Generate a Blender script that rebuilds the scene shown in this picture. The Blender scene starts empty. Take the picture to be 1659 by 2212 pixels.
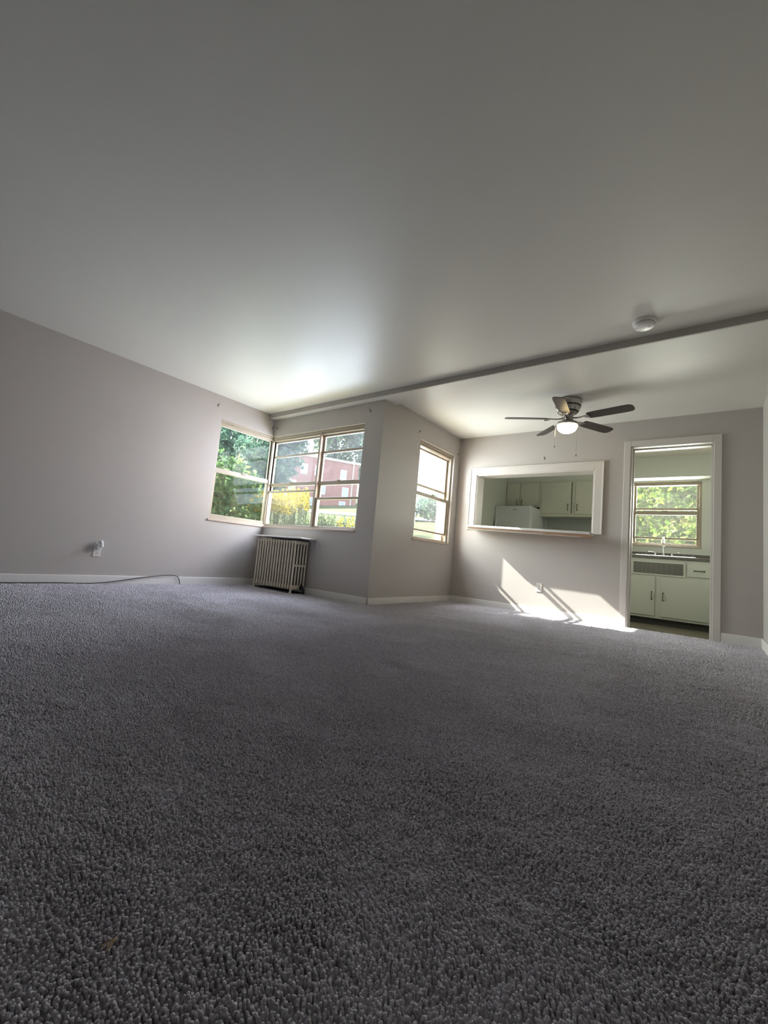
import bpy, bmesh, math, random
import numpy as np
from mathutils import Vector, Matrix
random.seed(7); rng = np.random.default_rng(11)
S = bpy.context.scene
COL = S.collection
R = math.radians

# ------------------------------------------------------------------ camera
cam = bpy.data.cameras.new('camera'); co = bpy.data.objects.new('camera', cam); COL.objects.link(co)
cam.sensor_fit = 'HORIZONTAL'; cam.sensor_width = 36; cam.lens = 925.183/1659*36
cam.clip_start = 0.02; cam.clip_end = 500
_y, _t, _r = R(-37.923), R(5.9007), R(5.2035)
F = Vector((math.sin(_y)*math.cos(_t), math.cos(_y)*math.cos(_t), math.sin(_t)))
Rt = F.cross(Vector((0, 0, 1))).normalized(); Up = Rt.cross(F)
R2 = math.cos(_r)*Rt + math.sin(_r)*Up; U2 = -math.sin(_r)*Rt + math.cos(_r)*Up
m = Matrix((R2, U2, -F)).transposed().to_4x4(); m.translation = Vector((5.1027, -4.5376, 0.5504))
co.matrix_world = m
S.camera = co

# ------------------------------------------------------------------ room dimensions
H = 2.44; YB = -0.759; XJ = 2.032; YD = 1.138; XE = 5.487; HD = 2.426
YD2 = YD+0.2; YK = 3.30; XK = 1.98; YS = -9.0
TW = 0.24                                     # outer wall thickness

# ------------------------------------------------------------------ world, sun, fill lamps added at the windows
S.view_settings.view_transform = 'Standard'; S.view_settings.look = 'None'
S.view_settings.gamma = 1; S.view_settings.use_curve_mapping = False
S.view_settings.exposure = 0.15
w = bpy.data.worlds.new('sky'); S.world = w; w.use_nodes = True
nt = w.node_tree; bg = nt.nodes['Background']
tc = nt.nodes.new('ShaderNodeTexCoord'); sx = nt.nodes.new('ShaderNodeSeparateXYZ')
cr = nt.nodes.new('ShaderNodeValToRGB')
cr.color_ramp.elements[0].position = 0.0; cr.color_ramp.elements[0].color = (1.0, 1.0, 1.0, 1)
cr.color_ramp.elements[1].position = 0.6; cr.color_ramp.elements[1].color = (0.55, 0.72, 1.0, 1)
nt.links.new(tc.outputs['Generated'], sx.inputs[0]); nt.links.new(sx.outputs['Z'], cr.inputs[0])
nt.links.new(cr.outputs[0], bg.inputs[0]); bg.inputs[1].default_value = 2.2

sun = bpy.data.lights.new('sun', 'SUN'); sun.energy = 22.0; sun.angle = R(0.6); sun.color = (1.0, 0.97, 0.92)
so = bpy.data.objects.new('sun', sun); COL.objects.link(so)
so.rotation_euler = Vector((1.0, 0.25, -0.81)).to_track_quat('-Z', 'Y').to_euler()
so.location = (-10, -3, 12)

def window_fill(name, loc, direction, sx_, sy_, power, color):
    l = bpy.data.lights.new(name, 'AREA'); l.shape = 'RECTANGLE'; l.size = sx_; l.size_y = sy_
    l.energy = power; l.color = color
    o = bpy.data.objects.new(name, l); COL.objects.link(o)
    o.location = loc; o.rotation_euler = Vector(direction).to_track_quat('-Z', 'Y').to_euler()
    return o
SKY = (0.80, 0.88, 1.0); GRD = (1.0, 1.0, 0.5)
# added fill lamps outside the windows: sky tint aimed down, lawn tint up
window_fill('fill_window_left_sky', (-0.45, -1.15, 1.75), (1, -0.05, -0.42), 1.3, 1.1, 16, SKY)
window_fill('fill_window_left_lawn', (-0.45, -1.15, 1.05), (1, -0.05, 0.45), 1.3, 0.9, 6, GRD)
window_fill('fill_window_front_sky', (0.9, -0.3, 1.75), (0.1, -1, -0.55), 1.9, 1.1, 145, (0.69, 0.77, 1.0))
window_fill('fill_window_front_lawn', (0.9, -0.3, 1.0), (0.1, -1, 0.45), 1.9, 0.9, 18, GRD)
window_fill('fill_window_narrow_sky', (1.4, 0.45, 1.75), (1, -0.1, -0.3), 1.1, 1.1, 125, (0.9, 0.94, 1.0))
window_fill('fill_window_narrow_lawn', (1.6, 0.5, 1.05), (1, -0.1, 0.4), 1.1, 0.9, 26, (1, 0.98, 0.8))
window_fill('fill_window_kitchen', (4.5, 4.0, 1.65), (-0.15, -1, -0.1), 1.1, 1.1, 135, (1.0, 1.0, 0.88))

# ------------------------------------------------------------------ materials
def mat(name, color, rough=0.6, metal=0.0, noise=0.0, nscale=8.0, bump=0.0, bscale=60.0, spec=0.5, coat=0.0):
    M = bpy.data.materials.new(name); M.use_nodes = True
    n = M.node_tree.nodes; l = M.node_tree.links; b = n['Principled BSDF']
    b.inputs['Roughness'].default_value = rough; b.inputs['Metallic'].default_value = metal
    b.inputs['Specular IOR Level'].default_value = spec
    b.inputs['Coat Weight'].default_value = coat
    t = n.new('ShaderNodeTexCoord')
    nz = n.new('ShaderNodeTexNoise'); nz.inputs['Scale'].default_value = nscale; nz.inputs['Detail'].default_value = 4
    l.new(t.outputs['Object'], nz.inputs['Vector'])
    mx = n.new('ShaderNodeMix'); mx.data_type = 'RGBA'
    mx.inputs[6].default_value = (*[c*(1-noise) for c in color], 1)
    mx.inputs[7].default_value = (*[min(1, c*(1+noise)) for c in color], 1)
    l.new(nz.outputs['Fac'], mx.inputs[0]); l.new(mx.outputs[2], b.inputs['Base Color'])
    if bump:
        nb = n.new('ShaderNodeTexNoise'); nb.inputs['Scale'].default_value = bscale; nb.inputs['Detail'].default_value = 3
        l.new(t.outputs['Object'], nb.inputs['Vector'])
        bp = n.new('ShaderNodeBump'); bp.inputs['Strength'].default_value = bump; bp.inputs['Distance'].default_value = 0.01
        l.new(nb.outputs['Fac'], bp.inputs['Height']); l.new(bp.outputs[0], b.inputs['Normal'])
    return M

def ramp_mat(name, stops, scale, rough=0.8, detail=6, tex='noise', bump=0.0, transl=0.0, stretch=(1, 1, 1)):
    M = bpy.data.materials.new(name); M.use_nodes = True
    n = M.node_tree.nodes; l = M.node_tree.links; b = n['Principled BSDF']
    b.inputs['Roughness'].default_value = rough
    t = n.new('ShaderNodeTexCoord'); mp = n.new('ShaderNodeMapping'); mp.inputs['Scale'].default_value = stretch
    l.new(t.outputs['Object'], mp.inputs[0])
    nz = n.new('ShaderNodeTexNoise'); nz.inputs['Scale'].default_value = scale; nz.inputs['Detail'].default_value = detail
    l.new(mp.outputs[0], nz.inputs['Vector'])
    r = n.new('ShaderNodeValToRGB')
    while len(r.color_ramp.elements) < len(stops): r.color_ramp.elements.new(0.5)
    for e, (p, c) in zip(r.color_ramp.elements, stops): e.position = p; e.color = (*c, 1)
    l.new(nz.outputs['Fac'], r.inputs[0]); l.new(r.outputs[0], b.inputs['Base Color'])
    if bump:
        bp = n.new('ShaderNodeBump'); bp.inputs['Strength'].default_value = bump; bp.inputs['Distance'].default_value = 0.01
        l.new(nz.outputs['Fac'], bp.inputs['Height']); l.new(bp.outputs[0], b.inputs['Normal'])
    if transl:
        tr = n.new('ShaderNodeBsdfTranslucent'); l.new(r.outputs[0], tr.inputs[0])
        ms = n.new('ShaderNodeMixShader'); ms.inputs[0].default_value = transl
        l.new(b.outputs[0], ms.inputs[1]); l.new(tr.outputs[0], ms.inputs[2])
        l.new(ms.outputs[0], n['Material Output'].inputs[0])
    return M

def brick_mat(name, c1, c2, mortar, scale=1.0):
    M = bpy.data.materials.new(name); M.use_nodes = True
    n = M.node_tree.nodes; l = M.node_tree.links; b = n['Principled BSDF']; b.inputs['Roughness'].default_value = 0.9
    t = n.new('ShaderNodeTexCoord'); sp = n.new('ShaderNodeSeparateXYZ'); cb = n.new('ShaderNodeCombineXYZ')
    ad = n.new('ShaderNodeMath'); ad.operation = 'ADD'
    l.new(t.outputs['Object'], sp.inputs[0]); l.new(sp.outputs[0], ad.inputs[0]); l.new(sp.outputs[1], ad.inputs[1])
    l.new(ad.outputs[0], cb.inputs[0]); l.new(sp.outputs[2], cb.inputs[1])
    br = n.new('ShaderNodeTexBrick'); br.inputs['Scale'].default_value = scale
    br.inputs['Brick Width'].default_value = 0.21; br.inputs['Row Height'].default_value = 0.075
    br.inputs['Mortar Size'].default_value = 0.008
    br.inputs['Color1'].default_value = (*c1, 1); br.inputs['Color2'].default_value = (*c2, 1); br.inputs['Mortar'].default_value = (*mortar, 1)
    l.new(cb.outputs[0], br.inputs['Vector']); l.new(br.outputs['Color'], b.inputs['Base Color'])
    return M

def glass_mat():
    M = bpy.data.materials.new('flare_haze_window_glass'); M.use_nodes = True
    n = M.node_tree.nodes; l = M.node_tree.links; n.remove(n['Principled BSDF'])
    tr = n.new('ShaderNodeBsdfTransparent'); tr.inputs[0].default_value = (0.96, 0.98, 0.97, 1)
    gl = n.new('ShaderNodeBsdfGlossy'); gl.inputs['Roughness'].default_value = 0.03
    lw = n.new('ShaderNodeLayerWeight'); pw = n.new('ShaderNodeMath'); pw.operation = 'POWER'; pw.inputs[1].default_value = 4.0
    fr = n.new('ShaderNodeMath'); fr.operation = 'MULTIPLY_ADD'; fr.inputs[1].default_value = 0.6; fr.inputs[2].default_value = 0.006
    l.new(lw.outputs['Facing'], pw.inputs[0]); l.new(pw.outputs[0], fr.inputs[0])
    m1 = n.new('ShaderNodeMixShader'); l.new(fr.outputs[0], m1.inputs[0]); l.new(tr.outputs[0], m1.inputs[1]); l.new(gl.outputs[0], m1.inputs[2])
    df = n.new('ShaderNodeBsdfTranslucent'); df.inputs[0].default_value = (0.9, 0.9, 0.88, 1)  # translucent veil put in to imitate flare haze over the view
    nz = n.new('ShaderNodeTexNoise'); nz.inputs['Scale'].default_value = 6
    mt = n.new('ShaderNodeMath'); mt.operation = 'MULTIPLY'; mt.inputs[1].default_value = 0.02
    l.new(nz.outputs['Fac'], mt.inputs[0])
    m2 = n.new('ShaderNodeMixShader'); l.new(mt.outputs[0], m2.inputs[0]); l.new(m1.outputs[0], m2.inputs[1]); l.new(df.outputs[0], m2.inputs[2])
    l.new(m2.outputs[0], n['Material Output'].inputs[0])
    return M

M_WALL = mat('grey_wall_paint', (0.45, 0.417, 0.383), 0.55, noise=0.02, bump=0.05, bscale=90)
M_CEIL = mat('satin_ceiling_paint', (0.69, 0.67, 0.62), 0.46, noise=0.015, bump=0.10, bscale=3.0)
M_TRIM = mat('white_trim_paint', (0.74, 0.72, 0.68), 0.4, noise=0.02)
M_CASE = mat('warm_white_casing_paint', (0.58, 0.545, 0.50), 0.4, noise=0.02)
M_KWALL = mat('kitchen_wall_paint', (0.63, 0.64, 0.58), 0.5, noise=0.02)
M_KCAB = mat('cream_cabinet_paint', (0.58, 0.58, 0.49), 0.4, noise=0.03, nscale=5)
M_KGREY = mat('grey_backsplash_paint', (0.34, 0.36, 0.33), 0.5, noise=0.05)
M_FRAME = mat('tan_window_frame_paint', (0.37, 0.315, 0.24), 0.45, noise=0.05, nscale=20)
M_SILL = mat('beige_window_sill_paint', (0.47, 0.38, 0.31), 0.5, noise=0.06, nscale=15)
M_BRICK = brick_mat('orange_brick', (0.42, 0.17, 0.10), (0.50, 0.22, 0.13), (0.5, 0.45, 0.4))
M_FARBRICK = brick_mat('red_brick', (0.36, 0.13, 0.11), (0.42, 0.17, 0.14), (0.42, 0.3, 0.27), 1.0)
M_GLASS = glass_mat()
M_RAD = mat('beige_radiator_enamel', (0.64, 0.57, 0.45), 0.45, noise=0.12, nscale=18)
M_DARK = mat('black_iron_and_shade', (0.02, 0.02, 0.022), 0.6)
M_WHITE = mat('white_plastic', (0.78, 0.76, 0.74), 0.4)
M_OUT = mat('outlet_plastic', (0.66, 0.62, 0.57), 0.4)
M_SLOT = mat('dark_slot', (0.05, 0.045, 0.04), 0.6)
M_CORD = mat('brown_cord_rubber', (0.07, 0.055, 0.05), 0.45)
M_STEEL = mat('brushed_nickel', (0.40, 0.38, 0.36), 0.28, metal=1.0, noise=0.1, nscale=30)
M_CHROME = mat('polished_chrome', (0.75, 0.76, 0.76), 0.12, metal=1.0)
M_BRASS = mat('antique_bronze_handle', (0.16, 0.14, 0.10), 0.4, metal=0.8)
M_BLADE = ramp_mat('dark_walnut_blade', [(0.3, (0.022, 0.016, 0.016)), (0.7, (0.05, 0.036, 0.034))], 14, rough=0.35, stretch=(1, 8, 8))
M_FRIDGE = mat('white_fridge_enamel', (0.64, 0.66, 0.66), 0.35, noise=0.01)
M_COUNTER = ramp_mat('speckled_laminate', [(0.35, (0.06, 0.05, 0.045)), (0.55, (0.17, 0.15, 0.13)), (0.7, (0.34, 0.31, 0.28))], 160, rough=0.35)
M_LEDGE = ramp_mat('grey_speckled_ledge_laminate', [(0.3, (0.30, 0.29, 0.28)), (0.5, (0.55, 0.53, 0.50)), (0.75, (0.72, 0.69, 0.65))], 120, rough=0.3)
M_PLY = ramp_mat('raw_plywood', [(0.3, (0.42, 0.24, 0.14)), (0.7, (0.60, 0.40, 0.25))], 6, rough=0.7, stretch=(1, 12, 12))
M_PLANK = ramp_mat('grey_brown_vinyl_plank', [(0.3, (0.10, 0.085, 0.06)), (0.5, (0.19, 0.165, 0.12)), (0.7, (0.27, 0.24, 0.18))], 3, rough=0.4, stretch=(0.6, 9, 9))
M_GRILLE = mat('grey_metal_grille', (0.40, 0.385, 0.33), 0.5, noise=0.1)
M_GRASS = ramp_mat('lawn_grass', [(0.3, (0.043, 0.066, 0.013)), (0.5, (0.086, 0.109, 0.026)), (0.7, (0.132, 0.139, 0.046))], 0.9, rough=0.9)
M_ROAD = mat('asphalt', (0.22, 0.22, 0.24), 0.9, noise=0.1)
def leaf(name, a, b, c, scale=2.2, t=0.45): return ramp_mat(name, [(0.3, a), (0.5, b), (0.72, c)], scale, rough=0.6, transl=t)
M_LEAF1 = leaf('bush_leaf', (0.051, 0.122, 0.041), (0.133, 0.245, 0.092), (0.347, 0.388, 0.143))
M_LEAF2 = leaf('bluish_tree_leaf', (0.060, 0.144, 0.108), (0.144, 0.264, 0.192), (0.288, 0.408, 0.240))
M_LEAF3 = leaf('sunny_leaf', (0.07, 0.17, 0.03), (0.22, 0.36, 0.05), (0.48, 0.44, 0.10), scale=3)
M_GOLD = leaf('goldenrod_flower', (0.558, 0.414, 0.018), (0.765, 0.594, 0.018), (0.828, 0.684, 0.054), scale=5, t=0.3)
M_STEM = leaf('weed_stem_green', (0.060, 0.102, 0.030), (0.120, 0.180, 0.054), (0.204, 0.228, 0.090), scale=4, t=0.2)
M_BARK = mat('bark', (0.10, 0.08, 0.06), 0.9, noise=0.2)
def carpet_mat():
    M = bpy.data.materials.new('grey_lavender_carpet'); M.use_nodes = True
    n = M.node_tree.nodes; l = M.node_tree.links; b = n['Principled BSDF']
    b.inputs['Roughness'].default_value = 0.95; b.inputs['Specular IOR Level'].default_value = 0.1
    b.inputs['Sheen Weight'].default_value = 0.6; b.inputs['Sheen Roughness'].default_value = 0.35; b.inputs['Sheen Tint'].default_value = (0.93, 0.88, 1.0, 1)
    t = n.new('ShaderNodeTexCoord')
    nz = n.new('ShaderNodeTexNoise'); nz.inputs['Scale'].default_value = 120; nz.inputs['Detail'].default_value = 3
    l.new(t.outputs['Object'], nz.inputs['Vector'])
    r = n.new('ShaderNodeValToRGB'); r.color_ramp.elements[0].position = 0.3; r.color_ramp.elements[0].color = (0.37, 0.347, 0.366, 1)
    r.color_ramp.elements[1].position = 0.7; r.color_ramp.elements[1].color = (0.74, 0.70, 0.735, 1)
    l.new(nz.outputs['Fac'], r.inputs[0]); l.new(r.outputs[0], b.inputs['Base Color'])
    nb = n.new('ShaderNodeTexNoise'); nb.inputs['Scale'].default_value = 380; nb.inputs['Detail'].default_value = 3
    l.new(t.outputs['Object'], nb.inputs['Vector'])
    bp = n.new('ShaderNodeBump'); bp.inputs['Strength'].default_value = 0.8; bp.inputs['Distance'].default_value = 0.003
    l.new(nb.outputs['Fac'], bp.inputs['Height']); l.new(bp.outputs[0], b.inputs['Normal'])
    return M
M_CARPET = carpet_mat()
def lamp_mat():
    M = bpy.data.materials.new('glowing_frosted_glass'); M.use_nodes = True
    b = M.node_tree.nodes['Principled BSDF']; b.inputs['Base Color'].default_value = (0.9, 0.85, 0.7, 1)
    b.inputs['Emission Color'].default_value = (1.0, 0.74, 0.36, 1); b.inputs['Emission Strength'].default_value = 12.0
    return M
M_LAMP = lamp_mat()

# ------------------------------------------------------------------ mesh helpers
class MB:
    """collects shapes, then links them as one mesh object"""
    def __init__(s): s.v = []; s.f = []; s.mi = []; s.sm = []
    def add(s, vs, fs, mi=0, smooth=False):
        o = len(s.v); s.v += [tuple(v) for v in vs]; s.f += [tuple(i+o for i in f) for f in fs]
        s.mi += [mi]*len(fs); s.sm += [smooth]*len(fs); return s
    def box(s, x0, x1, y0, y1, z0, z1, mi=0):
        v = [(x, y, z) for x in (x0, x1) for y in (y0, y1) for z in (z0, z1)]
        return s.add(v, [(0, 1, 3, 2), (4, 6, 7, 5), (0, 4, 5, 1), (2, 3, 7, 6), (0, 2, 6, 4), (1, 5, 7, 3)], mi)
    def bbox(s, x0, x1, y0, y1, z0, z1, r=0.004, mi=0):
        bm = bmesh.new(); bmesh.ops.create_cube(bm, size=1)
        for v in bm.verts: v.co = Vector(((x0+x1)/2+v.co.x*(x1-x0), (y0+y1)/2+v.co.y*(y1-y0), (z0+z1)/2+v.co.z*(z1-z0)))
        bmesh.ops.bevel(bm, geom=bm.edges[:], offset=min(r, .49*min(x1-x0, y1-y0, z1-z0)), segments=2, affect='EDGES', profile=0.5)
        bm.verts.index_update()
        s.add([v.co.copy() for v in bm.verts], [tuple(v.index for v in f.verts) for f in bm.faces], mi, False); bm.free(); return s
    def tube(s, pts, r, n=10, mi=0, caps=True):
        pts = [Vector(p) for p in pts]; rs = r if isinstance(r, (list, tuple)) else [r]*len(pts)
        vs = []; fs = []; prev = None
        for i, p in enumerate(pts):
            d = (pts[min(i+1, len(pts)-1)]-pts[max(i-1, 0)]).normalized()
            if prev is None: a = d.orthogonal().normalized()
            else: a = (prev-d*prev.dot(d)).normalized()
            prev = a; b = d.cross(a)
            for k in range(n):
                t = 2*math.pi*k/n; vs.append(p+(a*math.cos(t)+b*math.sin(t))*rs[i])
        for i in range(len(pts)-1):
            for k in range(n):
                fs.append((i*n+k, i*n+(k+1) % n, (i+1)*n+(k+1) % n, (i+1)*n+k))
        if caps: fs += [tuple(range(n))[::-1], tuple(range((len(pts)-1)*n, len(pts)*n))]
        return s.add(vs, fs, mi, True)
    def lathe(s, prof, c=(0, 0, 0), n=32, mi=0):
        vs = []; fs = []
        for (r, z) in prof:
            for k in range(n):
                t = 2*math.pi*k/n; vs.append((c[0]+r*math.cos(t), c[1]+r*math.sin(t), c[2]+z))
        for i in range(len(prof)-1):
            for k in range(n): fs.append((i*n+k, i*n+(k+1) % n, (i+1)*n+(k+1) % n, (i+1)*n+k))
        return s.add(vs, fs, mi, True)
    def xform(s, M, start=0):
        for i in range(start, len(s.v)): s.v[i] = tuple(M @ Vector(s.v[i]))
        return s
    def build(s, name, mats, parent=None, loc=None):
        me = bpy.data.meshes.new(name); me.from_pydata(s.v, [], s.f)
        for mm in (mats if isinstance(mats, (list, tuple)) else [mats]): me.materials.append(mm)
        me.polygons.foreach_set('material_index', s.mi); me.polygons.foreach_set('use_smooth', s.sm)
        bm = bmesh.new(); bm.from_mesh(me); bmesh.ops.recalc_face_normals(bm, faces=bm.faces[:]); bm.to_mesh(me); bm.free()
        me.update()
        if any(s.sm):
            try: me.set_sharp_from_angle(angle=R(40))
            except Exception: pass
        o = bpy.data.objects.new(name, me); COL.objects.link(o)
        if parent is not None: o.parent = parent
        if loc is not None: o.location = loc
        return o
def tag(o, label=None, cat=None, group=None, kind=None):
    if label: o['label'] = label
    if cat: o['category'] = cat
    if group: o['group'] = group
    if kind: o['kind'] = kind
    return o
def thing(name, label, cat, loc=(0, 0, 0), rotz=0, group=None):
    o = bpy.data.objects.new(name, None); COL.objects.link(o); o.empty_display_size = 0.1
    o.location = loc; o.rotation_euler = (0, 0, rotz); return tag(o, label, cat, group)
def struct_empty(name, label, cat, loc=(0, 0, 0)):
    o = thing(name, label, cat, loc); o['kind'] = 'structure'; return o
def copy_tree(o, parent=None):
    c = o.copy(); COL.objects.link(c)
    if parent is not None: c.parent = parent
    for ch in list(o.children): copy_tree(ch, c)
    return c

# wall slab in the plane x=const ('x') or y=const ('y'), from a to b, holes = (u0,u1,z0,z1)
def slab(mb, axis, w0, w1, a, b, z0, z1, holes=(), mi=0):
    us = sorted({a, b, *[min(max(h[i], a), b) for h in holes for i in (0, 1)]}); zs = sorted({z0, z1, *[h[i] for h in holes for i in (2, 3)]})
    for i in range(len(us)-1):
        k0 = None
        for j in range(len(zs)-1):
            uc = (us[i]+us[i+1])/2; zc = (zs[j]+zs[j+1])/2
            if any(h[0] < uc < h[1] and h[2] < zc < h[3] for h in holes): continue
            if axis == 'x': mb.box(w0, w1, us[i], us[i+1], zs[j], zs[j+1], mi)
            else: mb.box(us[i], us[i+1], w0, w1, zs[j], zs[j+1], mi)
    return mb

# ------------------------------------------------------------------ room shell
ZB = -0.12
WA = (-1.597, YB+TW+.01, 0.825, 2.145)        # window openings
WB = (-TW-.01, 1.747, 0.82, 2.13)
WC = (0.055, 0.985, 0.815, 2.13)
WK = (4.03, 4.95, 1.10, 2.10)
PT = (2.345, 3.922, 1.05, 1.852)              # pass-through
DR = (4.308, 5.09, -0.2, 2.108)               # kitchen doorway
def outer(axis, w_in, sgn, a, b, holes, name, label, z1=2.7):
    mb = MB()
    i0, i1 = sorted((w_in, w_in+sgn*0.10)); o0, o1 = sorted((w_in+sgn*0.10, w_in+sgn*TW))
    slab(mb, axis, i0, i1, a, b, ZB, z1, holes, 0); slab(mb, axis, o0, o1, a, min(b, XJ-TW+.02) if axis == 'y' else b, ZB, z1, holes, 1)
    return tag(mb.build(name, [M_WALL, M_BRICK]), label, 'wall', kind='structure')
outer('x', 0, -1, YS-TW, YB+TW, [WA], 'wall_left', 'long plain grey left wall with the outlet and cord')
outer('y', YB, 1, 0, XJ, [WB], 'wall_corner', 'short grey wall behind the radiator, with the double window')
mbj = MB(); slab(mbj, 'x', XJ-0.10, XJ, YB+.1, YK, ZB, 2.7, [WC], 0); slab(mbj, 'x', XJ-TW, XJ-0.10, YB+TW, YK+TW, ZB, 2.7, [WC], 1)
tag(mbj.build('wall_side', [M_WALL, M_BRICK]), 'grey side wall of the dining area holding the narrow window', 'wall', kind='structure')
mb = MB(); slab(mb, 'y', YD, YD2, XJ, XE, ZB, H+.2, [PT, DR], 0)
tag(mb.build('wall_front', M_WALL), 'grey dining wall with pass-through opening and kitchen doorway', 'wall', kind='structure')
mb = MB(); slab(mb, 'x', XE, XE+0.14, YS-TW, YK+TW, ZB, 2.7)
tag(mb.build('wall_right', M_WALL), 'right wall, a thin sliver at the right edge beside the doorway', 'wall', kind='structure')
mb = MB(); slab(mb, 'y', YS-0.14, YS, 0, XE, ZB, 2.7)
tag(mb.build('wall_back', M_WALL), 'plain grey wall behind the viewpoint', 'wall', kind='structure')
# kitchen shell
mb = MB(); slab(mb, 'y', YK, YK+0.1, XJ-.1, XE, ZB, 2.7, [WK], 0); slab(mb, 'y', YK+0.1, YK+TW, XJ-.1, XE, ZB, 2.7, [WK], 1)
tag(mb.build('wall_kitchen', [M_KWALL, M_BRICK]), 'pale kitchen wall with the window above the sink', 'wall', kind='structure')
mb = MB(); mb.box(XJ, XJ+0.012, YD2, YK, -0.06, 2.5)
tag(mb.build('wall_kitchen_left', M_KWALL), 'pale kitchen side wall to the left of the fridge', 'wall', kind='structure')
mb = MB(); mb.box(XE-0.012, XE, YD2, YK, -0.06, 2.5)
mb.box(XJ+.012, PT[0], YD2, YD2+.01, -.06, 2.5); mb.box(PT[1], DR[0], YD2, YD2+.01, -.06, 2.5); mb.box(DR[1], XE-.012, YD2, YD2+.01, -.06, 2.5)
mb.box(PT[0], PT[1], YD2, YD2+.01, -.06, PT[2]); mb.box(PT[0], PT[1], YD2, YD2+.01, PT[3], 2.5); mb.box(DR[0], DR[1], YD2, YD2+.01, DR[3], 2.5)
tag(mb.build('wall_kitchen_right', M_KWALL), 'pale painted inner faces of the kitchen at the doorway side', 'wall', kind='structure')

mb = MB(); mb.box(-TW, XE+.14, YS-.14, YB+TW, H, H+.2); mb.box(XJ-TW, XE+.14, YB+TW, YD+.0, HD, H+.2); mb.box(XJ-TW, XE+.14, YD, YK+TW, H, H+.2)
tag(mb.build('ceiling', M_CEIL), 'broad satin off-white ceiling over living and dining area', 'ceiling', kind='structure')
mb = MB(); mb.bbox(0, XE, YB-0.09, YB+0.205, H-0.06, H+0.02, 0.003); mb.bbox(0, XE, YB-0.103, YB-0.0895, H-0.0595, H+0.02, 0.002, 1)  # wall-grey front strip: partly paint, partly shade put into the colour
tag(mb.build('trim_1', [M_CEIL, M_WALL]), 'low flat ceiling beam between the living area and dining area', 'beam', kind='structure')
mb = MB(); mb.box(XJ+.012, XE-.012, 3.05, YK, 2.12, H)
tag(mb.build('trim_2', M_KWALL), 'boxed soffit above the kitchen cabinets and window', 'soffit', kind='structure')

# ------------------------------------------------------------------ carpet
def hsh(ix, iy, k):
    a = (ix.astype(np.int64)*374761393 + iy.astype(np.int64)*668265263 + k*1274126177) & 0xffffffff
    a = ((a ^ (a >> 13))*1103515245) & 0xffffffff
    a = ((a ^ (a >> 16))*69069) & 0xffffffff
    return ((a ^ (a >> 15)) & 0xffff)/65535.0
def vnoise(x, y, k):
    ix = np.floor(x); iy = np.floor(y); fx = x-ix; fy = y-iy
    fx = fx*fx*(3-2*fx); fy = fy*fy*(3-2*fy)
    a = hsh(ix, iy, k); b = hsh(ix+1, iy, k); c = hsh(ix, iy+1, k); d = hsh(ix+1, iy+1, k)
    return (a*(1-fx)+b*fx)*(1-fy)+(c*(1-fx)+d*fx)*fy
def brush(X, Y):
    """direction of the brushed pile and the gentle rise and fall of the carpet"""
    ang = 6.0*vnoise(X/0.55, Y/0.4, 7)+2.2*vnoise(X/0.16, Y/0.13, 17)
    z = 0.006*(vnoise(X/0.15+7, Y/0.10, 12)-.5) + 0.006*(vnoise(X/0.42, Y/0.27, 13)-.5) + 0.0045*(vnoise(X/0.035, Y/0.03, 14)-.5)
    return ang, z
def tufts(x0, x1, y0, y1, sp, hole=None):
    """yarn tufts: rounded six-sided heads on a jittered lattice"""
    nx = int((x1-x0)/sp); ny = int((y1-y0)/sp)
    gx, gy = np.meshgrid(np.arange(nx), np.arange(ny)); gx = gx.ravel().astype(float); gy = gy.ravel().astype(float)
    x = x0+(gx+.5*(gy % 2)+.25+(rng.random(gx.size)-.5)*.85)*sp; y = y0+(gy+.5+(rng.random(gx.size)-.5)*.85)*sp
    k = (x > x0) & (x < x1) & (y > y0) & (y < y1)
    if hole: k &= ~((x > hole[0]) & (x < hole[1]) & (y > hole[2]) & (y < hole[3]))
    x = x[k]; y = y[k]; n = x.size
    ang, zz = brush(x, y)
    r = sp*(.50+.26*rng.random(n)); h = .0075+.006*rng.random(n)+.25*(sp-.0055)
    ln = (.0015+.0045*rng.random(n))*np.where(sp > .008, 1.3, 1.0); a2 = ang+rng.normal(size=n)*.7
    lx = np.cos(a2)*ln; ly = np.sin(a2)*ln; ph = rng.random(n)*6.283
    V = np.zeros((n, 13, 3)); zb = -.011+zz
    V[:, 0] = np.stack([x+lx*1.25, y+ly*1.25, zb+h], -1)
    for q in range(6):
        t = ph+q*math.pi/3; c = np.cos(t); s_ = np.sin(t); w_ = .82+.36*rng.random(n)
        V[:, 1+q] = np.stack([x+lx+c*r*.66*w_, y+ly+s_*r*.66*w_, zb+h*(.86+.08*rng.random(n))], -1)
        V[:, 7+q] = np.stack([x+lx*.3+c*r*.8, y+ly*.3+s_*r*.8, zb+h*.05], -1)
    o = (np.arange(n)*13)[:, None]
    T = np.concatenate([o+np.array([[0, 1+q, 1+(q+1) % 6]]) for q in range(6)], 0)
    Qd = np.concatenate([o+np.array([[1+q, 7+q, 7+(q+1) % 6, 1+(q+1) % 6]]) for q in range(6)], 0)
    return V.reshape(-1, 3), T, Qd
Z1 = (3.7, 5.484, -4.5, -3.0); Z2 = (2.9, 5.484, -4.6, -2.2); Z3 = (1.6, 5.484, -4.7, -1.2)
zones = [tufts(*Z1, .0053), tufts(*Z2, .0066, Z1), tufts(*Z3, .0086, Z2), tufts(0.0, 5.484, -4.8, YB, .0112, Z3), tufts(XJ, 5.484, YB, YD+.03, .0112)]
V = []; TT = []; QQ = []; o_ = 0
for v_, t_, q_ in zones: V.append(v_); TT.append(t_+o_); QQ.append(q_+o_); o_ += len(v_)
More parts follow.
